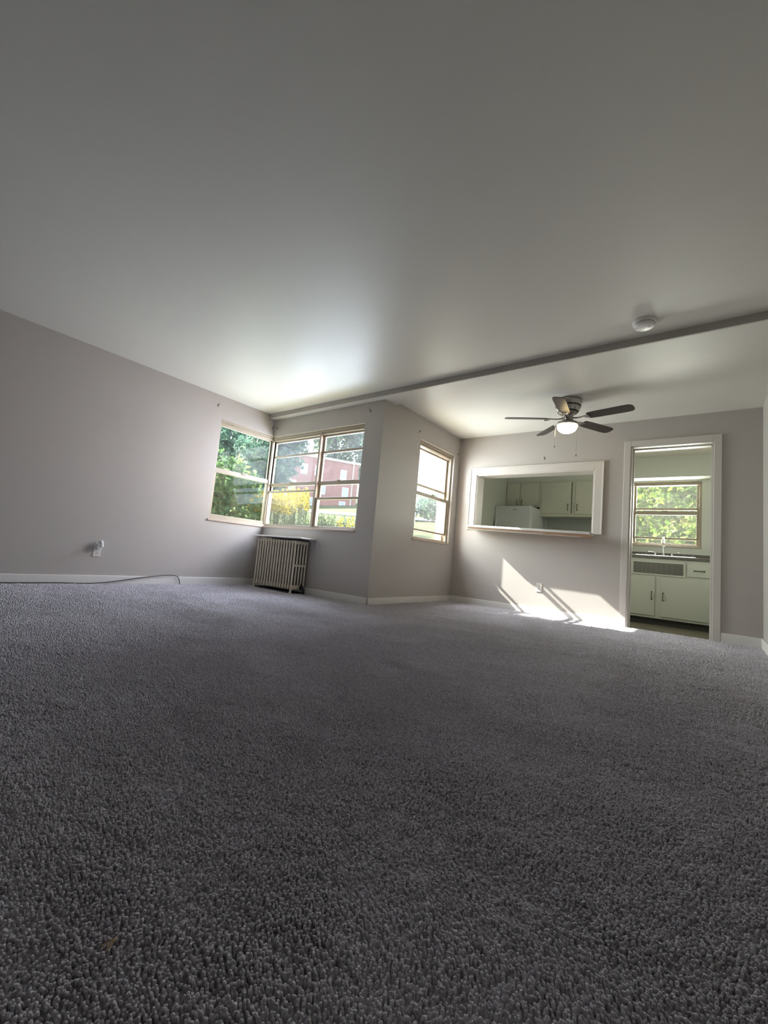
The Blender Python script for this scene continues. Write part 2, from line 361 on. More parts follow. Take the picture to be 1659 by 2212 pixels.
V.append(np.array([(0, YS, -.010), (XE, YS, -.010), (XE, YB, -.010), (0, YB, -.010), (XJ, YB, -.010), (XE, YD+.03, -.010), (XJ, YD+.03, -.010)]))
QQ.append(np.array([[o_, o_+1, o_+2, o_+3], [o_+4, o_+2, o_+5, o_+6]]))
V = np.concatenate(V); TT = np.concatenate(TT); QQ = np.concatenate(QQ)
li = np.concatenate([TT.ravel(), QQ.ravel()]).astype(np.int32)
ls = np.concatenate([np.arange(len(TT))*3, len(TT)*3+np.arange(len(QQ))*4]).astype(np.int32)
me = bpy.data.meshes.new('floor'); me.vertices.add(len(V)); me.vertices.foreach_set('co', V.astype(np.float32).ravel())
me.loops.add(len(li)); me.loops.foreach_set('vertex_index', li)
me.polygons.add(len(ls)); me.polygons.foreach_set('loop_start', ls)
me.polygons.foreach_set('use_smooth', np.ones(len(ls), dtype=bool))
me.update(calc_edges=True); me.materials.append(M_CARPET)
fl = bpy.data.objects.new('floor', me); COL.objects.link(fl)
tag(fl, 'plush grey-lavender wall-to-wall carpet covering the whole floor', 'carpet', kind='structure')
mb = MB(); mb.box(0, XE, YS, YB, -.12, -.03); mb.box(XJ, XE, YB, YD+.02, -.12, -.03)
tag(mb.build('floor_base', M_PLANK), 'subfloor under the grey carpet', 'floor', kind='structure')
mb = MB(); mb.box(XJ, XE, YD+.02, YK, -.12, -.06)
tag(mb.build('floor_kitchen', M_PLANK), 'brown-grey plank floor of the kitchen beyond the doorway', 'floor', kind='structure')
mb = MB(); mb.bbox(DR[0], DR[1], YD+.028, YD+.07, -.06, -.004, .006)
tag(mb.build('trim_3', M_KCAB), 'thin threshold strip where carpet meets the kitchen floor', 'threshold', kind='structure')

# ------------------------------------------------------------------ baseboards and casings
def board(name, label, boxes):
    mb = MB()
    for b in boxes: mb.bbox(*b, 0.004)
    tag(mb.build(name, M_TRIM), label, 'baseboard', kind='structure')
BH = 0.085; BT = 0.014
board('baseboard_left', 'white baseboard along the long left wall', [(0, BT, YS, YB-.0, -.03, BH)])
board('baseboard_corner', 'white baseboard to the right of the radiator', [(0.0, XJ+BT, YB-BT, YB, -.03, BH-.012)])
board('baseboard_side', 'white baseboard under the narrow window', [(XJ, XJ+BT, YB-BT, YD, -.03, BH-.012)])
board('baseboard_front', 'white baseboard under the pass-through and right of the doorway', [(XJ, DR[0]-.07, YD-BT, YD, -.03, BH-.01), (DR[1]+.068, XE, YD-BT, YD, -.03, BH+.005)])
board('baseboard_right', 'white baseboard along the right wall at the frame edge', [(XE-BT, XE, YS, YD, -.03, BH+.005)])
mb = MB()   # doorway casing + jambs
cw = 0.068
mb.bbox(DR[0]-cw, DR[0], YD-.016, YD, -.03, DR[3]+cw, .004); mb.bbox(DR[1], DR[1]+cw, YD-.016, YD, -.03, DR[3]+cw, .004)
mb.bbox(DR[0], DR[1], YD-.016, YD, DR[3], DR[3]+cw, .004)
mb.bbox(DR[0]-.002, DR[0]+.014, YD-.004, YD2+.012, -.06, DR[3], .002); mb.bbox(DR[1]-.014, DR[1]+.002, YD-.004, YD2+.012, -.06, DR[3], .002)
mb.bbox(DR[0], DR[1], YD-.004, YD2+.012, DR[3]-.014, DR[3]+.002, .002)
mb.bbox(DR[0]+.012, DR[0]+.024, YD+.09, YD+.13, -.06, DR[3]-.012, .002); mb.bbox(DR[1]-.024, DR[1]-.012, YD+.09, YD+.13, -.06, DR[3]-.012, .002)
mb.bbox(DR[0]+.012, DR[1]-.012, YD+.09, YD+.13, DR[3]-.026, DR[3]-.012, .002)
tag(mb.build('door_1', M_CASE), 'painted doorway casing and jambs leading into the kitchen', 'door frame', kind='structure')
mb = MB()   # pass-through casing with a back band and mitred look
cw = 0.098
x0, x1, z0, z1 = PT[0], PT[1], PT[2], PT[3]
mb.bbox(x0-cw, x0, YD-.014, YD, z0, z1+cw, .004); mb.bbox(x1, x1+cw+.004, YD-.014, YD, z0-.004, z1+cw, .004); mb.bbox(x0, x1, YD-.014, YD, z1, z1+cw, .004)
mb.bbox(x0-cw-.006, x0-cw+.012, YD-.022, YD, z0, z1+cw+.006, .004); mb.bbox(x1+cw-.008, x1+cw+.01, YD-.022, YD, z0-.004, z1+cw+.006, .004)
mb.bbox(x0-cw, x1+cw, YD-.022, YD, z1+cw-.012, z1+cw+.006, .004)
mb.bbox(x0-.002, x0+.014, YD-.004, YD2+.012, z0, z1, .002); mb.bbox(x1-.014, x1+.002, YD-.004, YD2+.012, z0, z1, .002)
mb.bbox(x0, x1, YD-.004, YD2+.012, z1-.014, z1+.002, .002)
tag(mb.build('trim_4', M_CASE), 'wide painted casing framing the kitchen pass-through opening', 'casing', kind='structure')

# ------------------------------------------------------------------ windows
# local frame: u along the wall, d = depth outwards from the room face, z up
def to_world(axis, w_in, sgn):
    def f(u, d, z): return (w_in+sgn*d, u, z) if axis == 'x' else (u, w_in+sgn*d, z)
    return f
def wbox(mb, T, u0, u1, d0, d1, z0, z1, r=0.004):
    p = T(u0, d0, z0); q = T(u1, d1, z1)
    mb.bbox(min(p[0], q[0]), max(p[0], q[0]), min(p[1], q[1]), max(p[1], q[1]), z0, z1, r)
def window(name, label, T, u0, u1, z0, z1, cols, sill=(0, 0), fw=0.03, head=0.05):
    """cols: list of (ua, ub, bars[(za, zb, d0, d1)], panes[(za, zb, d)])"""
    root = struct_empty(name, label, 'window', T((u0+u1)/2, 0.05, z0))
    def ch(mb, nm, mt):
        inv = Matrix.Translation(-root.location)
        mb.xform(inv); return mb.build(nm, mt, root)
    f = MB()
    wbox(f, T, u0, u1, 0.03, 0.13, z1-head*0.5, z1+.004); wbox(f, T, u0, u1, 0.045, 0.13, z1-head, z1-head*.5)
    wbox(f, T, u0, u1, 0.03, 0.13, z0, z0+0.022)
    for uu in [c[0] for c in cols]+[cols[-1][1]]: wbox(f, T, uu-fw/2, uu+fw/2, 0.035, 0.13, z0, z1-head*.5)
    ch(f, 'window_frame', M_FRAME)
    for (ua, ub, bars, panes) in cols:
        a = ua+fw/2; b = ub-fw/2
        mid = [q for q in bars if 1.3 < q[0] < 1.75 and q[1]-q[0] > .03][:1]
        for (ba, bb, d0, d1) in mid:
            la = MB(); uc = (a+b)/2; wbox(la, T, uc-.035, uc+.035, d0-.014, d0+.004, bb-.018, bb+.010, .004); wbox(la, T, uc-.008, uc+.03, d0-.024, d0-.010, bb-.006, bb+.006, .003)
            ch(la, 'sash_latch', M_FRAME)
        for (za, zb, d) in panes:
            s = MB(); sw = 0.03
            wbox(s, T, a, a+sw, d-.012, d+.012, za-.01, zb+.01, .003); wbox(s, T, b-sw, b, d-.012, d+.012, za-.01, zb+.01, .003)
            for (ba, bb, d0, d1) in bars:
                if abs(ba-zb) < .012 or (abs(bb-za) < .012 and za == panes[0][0]):
                    wbox(s, T, a, b, d0, d1, ba, bb, .004)
            so_ = ch(s, 'sash', M_FRAME)
            g = MB(); wbox(g, T, a+.004, b-.004, d-.002, d+.002, za-.004, zb+.004, .0005)
            go = g.xform(Matrix.Translation(-root.location)).build('glass_pane', M_GLASS, so_)
    s = MB(); wbox(s, T, u0-.02, u1+.0, -0.012, 0.12, z0-.024, z0+.002, .004)
    ch(s, 'window_sill', M_SILL)
    return root
TA = to_world('x', 0, -1); TB = to_world('y', YB, 1); TC = to_world('x', XJ, -1); TK = to_world('y', YK, 1)
window('window_1', 'left half of the corner window, with greenery close outside', TA, WA[0], YB+.085, 0.83, 2.145,
       [(WA[0]+.012, YB+.075, [(0.85, 0.895, .05, .09), (1.448, 1.505, .05, .10), (2.07, 2.10, .07, .11)], [(0.895, 1.448, .07), (1.505, 2.07, .095)])], head=0.06)
window('window_2', 'right half of the corner window, two columns facing the brick building', TB, -0.085, WB[1], 0.825, 2.13,
       [(-0.07, 0.955, [(0.845, 0.862, .05, .08), (1.312, 1.340, .05, .08), (1.408, 1.456, .07, .11), (1.832, 1.862, .08, .11), (2.05, 2.085, .08, .11)],
         [(0.862, 1.312, .065), (1.340, 1.408, .10), (1.456, 1.832, .095), (1.862, 2.05, .10)]),
        (0.955, WB[1]-.005, [(0.845, 0.862, .05, .08), (1.205, 1.235, .05, .08), (1.398, 1.452, .07, .11), (1.826, 1.858, .08, .11), (2.05, 2.085, .08, .11)],
         [(0.862, 1.205, .065), (1.235, 1.398, .10), (1.452, 1.826, .095), (1.858, 2.05, .10)])], head=0.055)
window('window_3', 'narrow window beside the pass-through, open a crack at the bottom', TC, WC[0]-.004, WC[1]+.002, 0.82, 2.13,
       [(WC[0]+.01, WC[1]-.012, [(0.838, 0.855, .09, .12), (0.93, 0.955, .05, .08), (1.405, 1.452, .05, .08), (1.535, 1.565, .09, .12), (2.03, 2.06, .09, .12)],
         [(0.855, 0.93, .105), (0.955, 1.405, .065), (1.452, 1.535, .105), (1.565, 2.03, .105)])], head=0.06)
window('window_4', 'kitchen window above the sink, bright foliage outside', TK, WK[0]-.004, WK[1]+.004, 1.105, 2.10,
       [(WK[0]+.012, WK[1]-.015, [(1.135, 1.15, .09, .12), (1.205, 1.235, .05, .09), (1.585, 1.645, .05, .09), (1.665, 1.70, .09, .12), (2.05, 2.08, .09, .12)],
         [(1.15, 1.205, .105), (1.235, 1.585, .07), (1.645, 1.665, .105), (1.70, 2.05, .105)])], fw=0.04, head=0.05)
mb = MB(); mb.bbox(-0.125, -0.035, YB+.035, YB+.125, 0.83, 2.14, .006)
tag(mb.build('trim_5', M_FRAME), 'slim tan corner post joining the two corner windows', 'window post', kind='structure')

# ------------------------------------------------------------------ radiator and its shelf
rad = thing('radiator', 'beige cast-iron column radiator under the corner window', 'radiator', (0.25, -0.90, 0))
NS = 15; PITCH = 0.0525
def section(end=False):
    b = MB(); ys = [-.096, -.048, 0, .048, .096]
    for y in ys:
        s0 = len(b.v); b.tube([(0, 0, .06), (0, 0, .63)], .0185, 12); b.xform(Matrix.Translation((0, y, 0)) @ Matrix.Diagonal((.64, .72, 1, 1)), s0)
    b.bbox(-.0125, .0125, -.110, .114, .605, .645, .010); b.bbox(-.0125, .0125, -.110, .114, .045, .10, .010)
    if end: b.bbox(-.010, .010, -.09, .10, .325, .352, .005)
    b.tube([(-.027, 0, .07), (.027, 0, .07)], .02, 10); b.tube([(-.027, 0, .62), (.027, 0, .62)], .016, 10)
    return b
sec = section().build('section', M_RAD, rad); sec.location = (.03, 0, 0)
for i in range(1, NS):
    c = sec.copy() if i < NS-1 else section(True).build('section', M_RAD, rad)
    if i < NS-1: COL.objects.link(c); c.parent = rad
    c.location = (.03+PITCH*i, 0, 0)
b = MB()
for i in range(NS-1): b.bbox(.03+PITCH*(i+.5)-.010, .03+PITCH*(i+.5)+.010, -.092, .10, .058, .632, .004)  # dark boxes that paint in the deep shade between sections
tag(b.build('gap_shade', M_DARK, rad), 'dark fill standing in for the shade between the sections')
for i in (0, NS-1):
    for s_ in (-1, 1):
        b = MB(); b.tube([(.03+PITCH*i, s_*.09, .06), (.03+PITCH*i, s_*.098, .03), (.03+PITCH*i, s_*.102, -.006)], [.02, .014, .019], 10); b.build('foot', M_RAD, rad)
b = MB(); xr = .03+PITCH*(NS-1)
b.tube([(xr+.02, .03, .07), (xr+.07, .03, .07), (xr+.085, .03, .05), (xr+.085, .03, -.01)], .016, 10); b.tube([(xr+.045, .03, .07), (xr+.045, .03, .115)], [.02, .012], 10)
b.tube([(xr+.035, .03, .07), (xr+.06, .03, .07)], .026, 8)
tag(b.build('valve', M_DARK, rad), 'dark valve and pipe')
b = MB(); b.bbox(.0, NS*PITCH+.01, -.085, .085, -.006, .012, .004); tag(b.build('floor_plate', M_DARK, rad), 'flat black plate under the radiator')  # thin black plate on the floor below the sections
sh = thing('radiator_shelf', 'thin white shelf board over the radiator, on a wall bracket', 'shelf', (0.66, YB, 0.672))
b = MB(); b.bbox(-.475, .47, -.262, 0, 0, .017, .004); b.build('board', M_WHITE, sh)
for xx in (-.43, .44):
    b = MB(); b.bbox(xx-.012, xx+.012, -.006, 0, -.19, 0, .002); b.bbox(xx-.012, xx+.012, -.12, 0, -.006, 0, .002)
    b.tube([(xx, -.105, -.004), (xx, -.05, -.02), (xx, -.018, -.06), (xx, -.006, -.15)], .006, 8); b.build('bracket', M_WALL, sh)

# ------------------------------------------------------------------ outlets, adapter, cord, hooks
def outlet(name, label, loc, rotz):
    t = thing(name, label, 'outlet', loc, rotz)     # local: plate faces -y
    b = MB(); b.bbox(-.036, .036, -.006, 0, -.058, .058, .003); b.build('plate', M_OUT, t)
    for s_ in (-1, 1):
        b = MB(); b.lathe([(.0, -.004), (.0165, -.004), (.0165, 0), (.0, 0)], n=16)
        b.xform(Matrix.Translation((0, -.0055, s_*.02)) @ Matrix.Rotation(R(90), 4, 'X')); r_ = b.build('receptacle', M_OUT, t)
        sl = MB(); 
        for dx in (-.006, .006): sl.box(dx-.0012, dx+.0012, -.0104, -.0085, s_*.02-.002, s_*.02+.007)
        sl.box(-.002, .002, -.0104, -.0085, s_*.02-.011, s_*.02-.007); sl.build('slot', M_SLOT, r_)
    b = MB(); b.lathe([(0, -.0015), (.003, -.0015), (.0035, 0), (0, 0)], n=10); b.xform(Matrix.Translation((0, -.006, 0)) @ Matrix.Rotation(R(90), 4, 'X')); b.build('screw', M_STEEL, t)
    return t
outlet('wall_outlet', 'beige wall outlet with an adapter plugged in, on the left wall', (0, -2.785, 0.335), R(90))
outlet('wall_outlet', 'off-white wall outlet under the pass-through, caught by the sun patch', (3.317, YD, 0.335), 0)
t = thing('plug_adapter', 'small white plug-in adapter with a tilted head on the left outlet', 'adapter', (0.0105, -2.785, 0.40), R(90))
b = MB(); b.bbox(-.022, .020, -.045, .0, -.045, .022, .010); b.build('body', M_WHITE, t)
b = MB(); b.bbox(-.002, .034, -.058, -.006, -.028, .048, .014); b.xform(Matrix.Rotation(R(-8), 4, 'Y')); b.build('head', M_WHITE, t)
b = MB(); b.tube([(-.022, -.03, .012), (-.040, -.034, .026)], [.009, .006], 10); b.build('nozzle', M_WHITE, t)
cp = [(.03, -4.6, .008), (.035, -4.0, .008), (.04, -3.4, .007), (.042, -3.1, .01), (.04, -2.83, .006), (.03, -2.62, .022), (.026, -2.33, .068), (.024, -2.12, .095), (.024, -1.98, .104), (.026, -1.915, .092), (.03, -1.885, .05), (.032, -1.872, .0), (.032, -1.868, -.02)]
def smooth(pts, k=6):
    P = [Vector(p) for p in pts]; out = []
    for i in range(len(P)-1):
        p0, p1, p2, p3 = P[max(i-1, 0)], P[i], P[i+1], P[min(i+2, len(P)-1)]
        for j in range(k):
            t_ = j/k; out.append(0.5*((2*p1)+(-p0+p2)*t_+(2*p0-5*p1+4*p2-p3)*t_**2+(-p0+3*p1-3*p2+p3)*t_**3))
    return out+[P[-1]]
b = MB(); b.tube(smooth(cp), .0055, 8)
tag(b.build('cable', M_CORD), 'dark cable lying along the left baseboard, arching up then into the carpet', 'cable')
def hook(label, loc, rotz):
    t = thing('curtain_hook', label, 'hook', loc, rotz)
    b = MB(); b.bbox(-.004, .004, -.003, 0, -.018, .018, .001); b.build('plate', M_SLOT, t)
    b = MB(); b.tube([(0, -.002, .006), (0, -.018, .004), (0, -.026, .012), (0, -.026, .022)], .0028, 8); b.build('prong', M_SLOT, t)
hook('dark curtain hook above the left end of the corner window', (0, -1.67, 2.295), R(90))
hook('dark curtain hook on the left wall right in the window corner', (0, YB-.035, 2.255), R(90))
hook('dark curtain hook just right of the window corner, above the double window', (0.07, YB, 2.25), 0)
hook('dark curtain hook above the right end of the double window', (1.815, YB, 2.27), 0)
hook('dark curtain hook above the left side of the narrow window', (XJ, 0.0, 2.21), R(90))
hook('dark curtain hook near the corner, above the right side of the narrow window', (XJ, 1.075, 2.17), R(90))
hook('dark hook on the wall above the pass-through opening', (3.30, YD, 2.035), 0)

M_THREAD = mat('tan_thread_fibre', (0.50, 0.34, 0.20), 0.8)
b = MB()
for pts in ([(0, .004, .004), (.002, 0, .006), (.004, -.006, .005), (.009, -.012, .003)], [(.002, 0, .006), (-.001, -.007, .005), (-.002, -.014, .002)], [(.001, .002, .006), (.007, -.003, .007), (.009, -.009, .004)]):
    b.tube(smooth(pts, 4), .0009, 6)
tag(b.build('thread', M_THREAD, loc=(4.466, -4.226, .002)), 'tiny tan thread lying on the carpet at the bottom left', 'thread')

# ------------------------------------------------------------------ pass-through ledge
t = thing('pass_through_ledge', 'protruding speckled ledge with bare wood underside below the pass-through', 'ledge', (3.14, YD, 1.045))
Ml = Matrix.Rotation(R(1.6), 4, 'Y')
b = MB(); b.bbox(-.80, .80, -.225, .02, .0, .032, .006); b.xform(Ml); b.build('top', M_LEDGE, t)
b = MB(); b.bbox(-.79, .79, -.205, -.016, -.016, .0, .002); b.xform(Ml); b.build('underside', M_PLY, t)
b = MB(); b.bbox(-.74, .70, -.19, -.17, -.034, -.016, .002); b.xform(Ml); tag(b.build('cleat', M_CASE, t), 'pale wooden strip')
b = MB(); b.bbox(.25, .74, -.20, -.03, -.026, -.016, .002); b.xform(Ml); tag(b.build('wood_patch', M_PLY, t), 'rough orange-brown wood patch')

# ------------------------------------------------------------------ smoke detector
t = thing('smoke_detector', 'round white smoke detector on the ceiling near the beam', 'smoke detector', (4.68, -1.085, H))
b = MB(); b.lathe([(0, 0), (.078, 0), (.078, -.012), (.070, -.016), (0, -.016)], n=40); b.build('base', M_WHITE, t)
b = MB(); b.lathe([(0, -.014), (.064, -.014), (.067, -.022), (.067, -.026), (.060, -.042), (.048, -.047), (0, -.048)], n=40); cv_ = b.build('cover', M_WHITE, t)
b = MB()
for k in range(24):
    a = 2*math.pi*k/24; s0 = len(b.v); b.box(.0655, .0678, -.006, .006, -.0255, -.0225); b.xform(Matrix.Rotation(a, 4, 'Z'), s0)
b.build('vent_slots', M_SLOT, cv_)
b = MB(); b.lathe([(0, -.0475), (.006, -.0475), (.006, -.050), (0, -.050)], c=(.03, .0, 0), n=12); b.build('test_button', M_OUT, t)
b = MB(); b.lathe([(0, -.044), (.003, -.044), (.003, -.0475), (0, -.0475)], c=(-.05, -.012, 0), n=10); b.build('indicator', M_SLOT, t)

# ------------------------------------------------------------------ ceiling fan
FX, FY = 3.822, 0.20; FZ = HD
fan = thing('ceiling_fan', 'five-blade dark walnut ceiling fan with a lit bowl lamp', 'ceiling fan', (FX, FY, FZ))
b = MB(); b.lathe([(0, 0), (.132, 0), (.140, -.012), (.140, -.03), (.132, -.05), (.128, -.075), (.118, -.115), (.095, -.145), (.075, -.160), (.052, -.168), (.050, -.178), (0, -.178)], n=48)
hs = b.build('motor_housing', M_STEEL, fan)
b = MB(); b.lathe([(.1305, -.068), (.1325, -.072), (.1265, -.084), (.1235, -.084)], n=48); b.lathe([(.106, -.127), (.108, -.131), (.098, -.146), (.094, -.146)], n=48); b.build('groove_band', M_SLOT, hs)
b = MB()
for k in range(10):
    s0 = len(b.v); b.box(.045, .053, -.008, .008, -.200, -.176); b.xform(Matrix.Rotation(k*R(36), 4, 'Z'), s0)
b.lathe([(.028, -.176), (.028, -.235)], n=20); b.lathe([(0.0, -.2), (.062, -.2), (.062, -.207), (0, -.207)], n=32)
b.build('rotor_hub', M_STEEL, fan)
b = MB(); b.lathe([(0, -.226), (.03, -.228), (.075, -.238), (.106, -.255), (.113, -.270), (.113, -.284), (.104, -.286), (0, -.280)], n=48); b.build('light_fitter', M_STEEL, fan)
b = MB(); b.lathe([(.104, -.282), (.106, -.292), (.101, -.315), (.085, -.340), (.060, -.358), (.030, -.368), (.0001, -.371)], n=48); tag(b.build('lamp_bowl', M_LAMP, fan), 'glowing frosted glass bowl')
def blade():
    b = MB(); n = 14; out = [(.0, -.050), (.02, -.058)]
    L = .445
    pr = [(0, -.046), (.015, -.056), (.10, -.061), (.36, -.064), (.415, -.060), (.438, -.045), (.447, -.02)]
    pr = pr+[(x, -y) for x, y in pr[::-1]]
    k = len(pr); vs = [(x, y, .003) for x, y in pr]+[(x, y, -.003) for x, y in pr]
    b.add(vs, [tuple(range(k)), tuple(range(2*k-1, k-1, -1))]+[(i, k+i, k+(i+1) % k, (i+1) % k) for i in range(k)])
    return b
def blade_iron():
    b = MB(); b.tube(smooth([(.058, 0, -.204), (.09, 0, -.214), (.13, 0, -.216), (.17, 0, -.213)], 4), .008, 8)
    for yy in (-.03, .0, .03):
        b.tube(smooth([(.165, 0, -.213), (.185, yy*.7, -.215), (.205, yy, -.219), (.235, yy*1.0, -.221)], 3), .0055, 8)
        b.lathe([(0, 0), (.008, 0), (.008, -.004), (0, -.005)], c=(.23, yy, -.221), n=10)
    return b
FA = -11
bl0 = ir0 = None
for k in range(5):
    a = R(FA+72*k); M_ = Matrix.Rotation(a, 4, 'Z')
    if bl0 is None:
        bl0 = blade().build('blade', M_BLADE, fan); ir0 = blade_iron().build('blade_bracket', M_STEEL, bl0); bl, ir = bl0, ir0
    else:
        bl = bl0.copy(); COL.objects.link(bl); bl.parent = fan; ir = ir0.copy(); COL.objects.link(ir); ir.parent = bl
    bl.matrix_local = M_ @ Matrix.Translation((.215, 0, -.212)) @ Matrix.Rotation(R(-12), 4, 'X')
    ir.matrix_local = (Matrix.Translation((.215, 0, -.212)) @ Matrix.Rotation(R(-12), 4, 'X')).inverted()
for (a, ln, lab) in ((R(-20), .36, 'long pull chain with a bob'), (R(190), .24, 'short pull chain')):
    x, y = .108*math.cos(a), .108*math.sin(a)
    b = MB(); b.tube([(x, y, -.262), (x*1.12, y*1.12, -.27), (x*1.12, y*1.12, -.262-ln)], .0016, 6)
    c_ = tag(b.build('pull_chain', M_CHROME, fan), lab)
    b = MB(); b.lathe([(0, 0), (.004, -.004), (.006, -.014), (.004, -.024), (0, -.026)], c=(x*1.12, y*1.12, -.262-ln), n=12); b.build('bob', M_BRASS, c_)

# ------------------------------------------------------------------ kitchen
def handle_bar(p, L, axis='z'):
    b = MB(); pts = [(0, 0, -L/2), (0, -.02, -L/2+.012), (0, -.027, -L/6), (0, -.027, L/6), (0, -.02, L/2-.012), (0, 0, L/2)]
    if axis == 'x': pts = [(z, y, 0) for (x, y, z) in pts]
    pts = [(p[0]+x, p[1]+y, p[2]+z) for x, y, z in pts]
    b.tube(smooth(pts, 3), .0055, 8)
    for q in (pts[0], pts[-1]): b.bbox(q[0]-.009, q[0]+.009, q[1]-.005, q[1], q[2]-.009, q[2]+.009, .002)
    return b
KF = 2.72                                           # front of base cabinets
base = thing('sink_cabinet', 'cream kitchen sink base cabinet seen through the doorway', 'cabinet', (0, 0, -.06))
def K(b, nm, mt, par=base): return b.xform(Matrix.Translation((0, 0, .06))).build(nm, mt, par)
b = MB(); b.box(2.80, 5.47, KF, YK-.005, .03, .872); K(b, 'body', M_KCAB)
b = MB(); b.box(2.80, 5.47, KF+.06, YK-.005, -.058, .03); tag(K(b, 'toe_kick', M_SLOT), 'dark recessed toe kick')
def door(x0, x1, z0, z1, y, hx, hz, par=base, nm='door', hl=.105, hax='z', K_=None):
    K_ = K_ or K
    b = MB(); b.bbox(x0, x1, y-.018, y-.001, z0, z1, .005); d = K_(b, nm, M_KCAB, par)
    K_(handle_bar((hx, y-.018, hz), hl, hax), 'handle', M_BRASS, d); return d
door(3.98, 4.437, .062, .612, KF, 4.400, .345)
door(4.505, 5.10, .062, .612, KF, 4.536, .34)
door(4.81, 5.25, .648, .805, KF, 4.945, .735, nm='drawer', hl=.11, hax='x')
door(3.36, 3.93, .062, .612, KF, 3.88, .345)
b = MB(); b.bbox(4.13, 4.79, KF-.014, KF-.001, .63, .838, .004); b.box(4.165, 4.765, KF-.016, KF-.013, .655, .812, 1)
for i in range(41):
    xx = 4.172+i*.0146; b.bbox(xx, xx+.006, KF-.021, KF-.0155, .657, .81, .0015, 2)
g_ = b.xform(Matrix.Translation((0, 0, .06))).build('vent_grille', [M_KCAB, M_SLOT, M_GRILLE], base); tag(g_, 'ribbed grey ventilation grille')
top = thing('kitchen_countertop', 'dark speckled laminate countertop with low backsplash at the kitchen sink', 'countertop', (0, 0, .872))
b = MB(); b.bbox(2.80, 5.47, KF-.03, YK-.003, 0, .04, .006); b.build('worktop', M_COUNTER, top)
b = MB(); b.bbox(2.80, 5.47, YK-.022, YK-.003, .041, .115, .004); b.build('backsplash', M_COUNTER, top)
sk = thing('kitchen_sink', 'stainless sink rim set into the dark countertop', 'sink', (4.48, 2.98, .912))
b = MB(); b.bbox(-.42, .42, -.235, -.20, 0, .008, .003); b.bbox(-.42, .42, .15, .235, 0, .008, .003); b.bbox(-.42, -.38, -.20, .15, 0, .008, .003); b.bbox(.38, .42, -.20, .15, 0, .008, .003)
b.build('rim', M_CHROME, sk)
b = MB(); b.box(-.38, .38, -.2, .15, .0005, .003); b.build('basin', M_STEEL, sk)
fc = thing('faucet', 'chrome gooseneck kitchen faucet with two lever handles', 'faucet', (4.495, 3.175, .92))
b = MB(); b.bbox(-.14, .14, -.03, .03, 0, .012, .005); b.lathe([(.024, .01), (.020, .03), (.014, .05), (.0125, .06)], n=16)
b.tube(smooth([(0, 0, .05), (0, 0, .20), (0, -.02, .265), (0, -.08, .285), (0, -.14, .26), (0, -.155, .22)]), .0115, 10); b.lathe([(.014, .222), (.016, .205), (.014, .195), (0, .195)], c=(0, -.155, 0), n=12)
b.lathe([(.0125, .14), (.017, .145), (.017, .165), (.0125, .17)], n=14); b.build('spout', M_CHROME, fc)
for s_ in (-1, 1):
    b = MB(); b.lathe([(.020, .01), (.016, .03), (.014, .055), (0, .06)], c=(s_*.105, 0, 0), n=14)
    b.tube([(s_*.095, -.0, .062), (s_*.195, -.01, .068)], [.009, .007], 8); b.build('lever_handle', M_CHROME, fc)
# upper cabinets
def KU(b, nm, mt, par): return b.build(nm, mt, par)
u1 = thing('fridge_wall_cabinet', 'short cream wall cabinet above the fridge', 'cabinet', (0, 0, 0))
b = MB(); b.box(XJ+.014, 2.655, 3.02, YK-.003, 1.66, 2.118); b.build('body', M_KCAB, u1)
door(2.06, 2.30, 1.685, 2.09, 3.02, 2.262, 1.74, u1, hl=.08, K_=KU); door(2.31, 2.645, 1.685, 2.09, 3.02, 2.345, 1.74, u1, hl=.08, K_=KU)
u2 = thing('wall_cabinet', 'cream wall cabinet right of the fridge, taller, over the grey backsplash', 'cabinet', (0, 0, 0))
b = MB(); b.box(2.66, 3.86, 3.02, YK-.003, 1.495, 2.118); b.build('body', M_KCAB, u2)
b = MB(); b.box(3.184, 3.194, 3.014, 3.021, 1.55, 2.085); tag(b.build('door_gap', M_SLOT, u2), 'dark gap beside the door')
door(2.70, 3.178, 1.545, 2.09, 3.02, 3.135, 1.655, u2, hl=.10, K_=KU); door(3.245, 3.82, 1.535, 2.09, 3.02, 3.285, 1.65, u2, hl=.10, K_=KU)
b = MB(); b.box(2.72, 3.86, YK-.012, YK-.0005, .99, 1.494); tag(b.build('trim_6', M_KGREY), 'grey painted backsplash panel under the kitchen wall cabinets', 'backsplash', kind='structure')
fr = thing('fridge', 'white fridge in the kitchen, seen through the pass-through', 'fridge', (2.36, 2.90, -.06))
b = MB(); b.bbox(-.315, .315, -.29, .36, .02, 1.672, .012); b.build('body', M_FRIDGE, fr)
b = MB(); b.bbox(-.315, .315, -.355, -.297, 1.18, 1.672, .016); fd = b.build('freezer_door', M_FRIDGE, fr)
b = MB(); b.bbox(-.315, .315, -.355, -.297, .06, 1.17, .016); rd = b.build('fridge_door', M_FRIDGE, fr)
b = MB(); b.bbox(.0, .072, -.360, -.354, 1.600, 1.614, .004); tag(b.build('name_badge', M_STEEL, fd), 'small dark oval badge')
b = MB(); b.bbox(-.29, -.265, -.40, -.355, 1.20, 1.45, .008); b.build('handle', M_FRIDGE, fd)
b = MB(); b.bbox(-.29, -.265, -.40, -.355, .75, 1.15, .008); b.build('handle', M_FRIDGE, rd)
b = MB(); b.bbox(.25, .305, -.34, -.27, 1.672, 1.684, .004); b.build('hinge_cover', M_FRIDGE, fr)
for s_ in (-1, 1):
    for q_ in (-.25, .3):
        b = MB(); b.lathe([(.02, .0), (.02, .03)], c=(s_*.27, q_, 0), n=10); b.build('foot', M_SLOT, fr)

